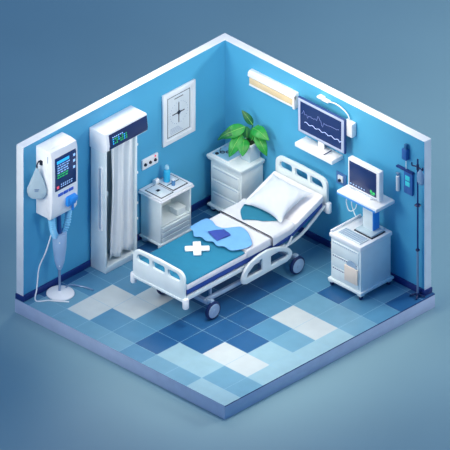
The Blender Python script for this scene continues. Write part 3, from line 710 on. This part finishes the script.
# monitor on the cart
cm = thing('computer_monitor', 'white-cased computer monitor with dark screen on top of the cart tray', 'monitor', (2.62, -.25, 1.2))
m = MB(); m.box(2.34, 2.872, -.265, -.19, 1.215, 1.635, .012); m.build('casing', PLAST, cm)
m = MB(); m.box(2.365, 2.82, -.269, -.262, 1.26, 1.60, .002); s_ = m.build('screen', SCREEN, cm)
m = MB()
for k in range(6): m.box(2.385+.045*k, 2.403+.045*k, -.271, -.268, 1.285, 1.296, 0, 1)
m.bm.free()
for q in range(6):
    m = MB(); m.box(2.385+.045*q, 2.403+.045*q, -.271, -.268, 1.285, 1.296, 0); o = m.build('status_dot', DOTW, s_); o.parent = s_; o.matrix_parent_inverse = Matrix()
for qa, qb, qc, qd in ((2.72, 2.75, 1.30, 1.335), (2.76, 2.80, 1.295, 1.32), (2.73, 2.79, 1.28, 1.29)):
    m = MB(); m.box(qa, qb, -.271, -.268, qc, qd, 0); o = m.build('green_symbol', DOTG, s_); o.parent = s_; o.matrix_parent_inverse = Matrix()
m = MB()
for k in range(18): m.box(2.37+.026*k, 2.386+.026*k, -.268, -.262, 1.228, 1.236, 0)
m.build('button_row', METAL, cm)
m = MB(); m.box(2.48, 2.74, -.29, -.13, 1.2, 1.218, .006); m.build('stand', PLAST, cm)
# keyboard
kb = thing('keyboard', 'pale slim keyboard lying on the cart worktop', 'keyboard', (2.66, -.5, zt))
zt += .0015
m = MB(); m.box(2.47, 2.86, -.59, -.425, zt, zt+.014, .004); m.build('case', CAB, kb)
m = MB()
for r in range(4):
    for c in range(12): m.box(2.482+.031*c, 2.506+.031*c, -.575+.035*r, -.547+.035*r, zt+.013, zt+.019, .002, seg=1)
o = m.build('keys', METAL, kb); o['kind'] = 'stuff'

# ================================================================ IV POLE
iv = thing('iv_pole', 'slim dark drip stand against the far end of the right wall', 'iv pole', (3.29, -.06, 0))
px, py = 3.325, -.065
m = MB(); m.tube([(px, py, .03), (px, py, .66)], .014, 12); m.build('lower_pole', STEEL, iv)
m = MB(); m.tube([(px, py, .64), (px, py, 1.94)], .011, 10); m.build('upper_pole', NAVY, iv)
for z, r in ((.65, .028), (1.285, .042)):
    m = MB(); m.lathe([(.001, -.018), (r*.6, -.016), (r, 0), (r*.6, .016), (.001, .018)], (px, py, z), 16); m.build('clamp_knob', NAVYD, iv)
m = MB(); m.tube(smooth_curve([(px-.10, py, 1.85), (px-.095, py, 1.815), (px-.06, py, 1.82), (px, py, 1.83), (px+.05, py, 1.82), (px+.08, py, 1.815), (px+.085, py, 1.85)], 5), .010, 8)
m.tube([(px, py, 1.79), (px, py, 1.86)], .018, 10); part_label(m.build('hook_bar', NAVYD, iv), 'dark hooks')
m = MB()
for k in range(5):
    a = 2*PI*k/5+.3; L = .10 if math.sin(a) < .3 else .035
    m.tube([(px, py, .035), (px+L*.5*math.cos(a), py+L*.5*math.sin(a), .022), (px+L*math.cos(a), py+L*math.sin(a), .012)], .011, 8)
m.build('foot_star', NAVYD, iv)
ib = thing('drip_bag', 'small blue-grey fluid bag hanging from the drip stand hook', 'bag', (px+.06, py-.02, 1.7))
m = MB(); m.lathe([(.001, -.09), (.02, -.085), (.042, -.06), (.048, 0), (.04, .05), (.02, .075), (.008, .095), (.001, .097)], (0, 0, 0), 20); m.bm.transform(Matrix.Translation((px+.07, py-.02, 1.715)) @ Matrix.Diagonal((1.25, .5, 1.2, 1)))
m.build('bag_body', mat('drip_grey', '#7fa3c8', .3), ib)

# ================================================================ WALL DEVICE (controller)
wd_ = thing('wall_controller', 'dark blue handheld controller with teal display on the right wall', 'controller', (3.12, 0, 1.5))
m = MB(); m.box(3.055, 3.20, -.035, -.001, 1.34, 1.645, .010); m.build('body', mat('device_blue', '#2a66b0', .4), wd_)
m = MB(); m.box(3.085, 3.16, -.038, -.033, 1.535, 1.60, .002); m.box(3.085, 3.16, -.038, -.033, 1.455, 1.52, .002); m.build('display', DEVSCR, wd_)
m = MB(); m.box(2.93, 3.21, -.04, -.001, 1.65, 1.675, .005); m.build('bar', NAVY, wd_)
m = MB(); m.tube([(3.085, -.02, 1.68), (3.085, -.02, 1.82)], .006, 6); m.build('wire', PLAST, wd_)
up = thing('wall_dispenser', 'small dark blue cartridge fixed above the wall controller', 'dispenser', (3.085, 0, 1.9))
m = MB(); m.box(3.045, 3.125, -.06, -.001, 1.82, 1.97, .008); m.build('body', mat('device_blue', '#2a66b0', .4), up)
m = MB(); m.box(3.075, 3.115, -.05, -.01, 1.965, 2.04, .006); m.build('nozzle', mat('cart_steel', '#2f6f9f', .4), up)
sy_ = thing('syringe', 'slim white syringe on the wall left of the blue controller', 'syringe', (2.95, -.02, 1.4))
m = MB(); m.tube([(2.95, -.025, 1.32), (2.95, -.025, 1.52)], .023, 14); m.build('barrel', PLAST, sy_)
m = MB(); m.tube([(2.95, -.025, 1.52), (2.95, -.025, 1.56)], .008, 8); m.box(2.925, 2.975, -.04, -.01, 1.555, 1.568, .003); m.build('plunger', STEEL, sy_)
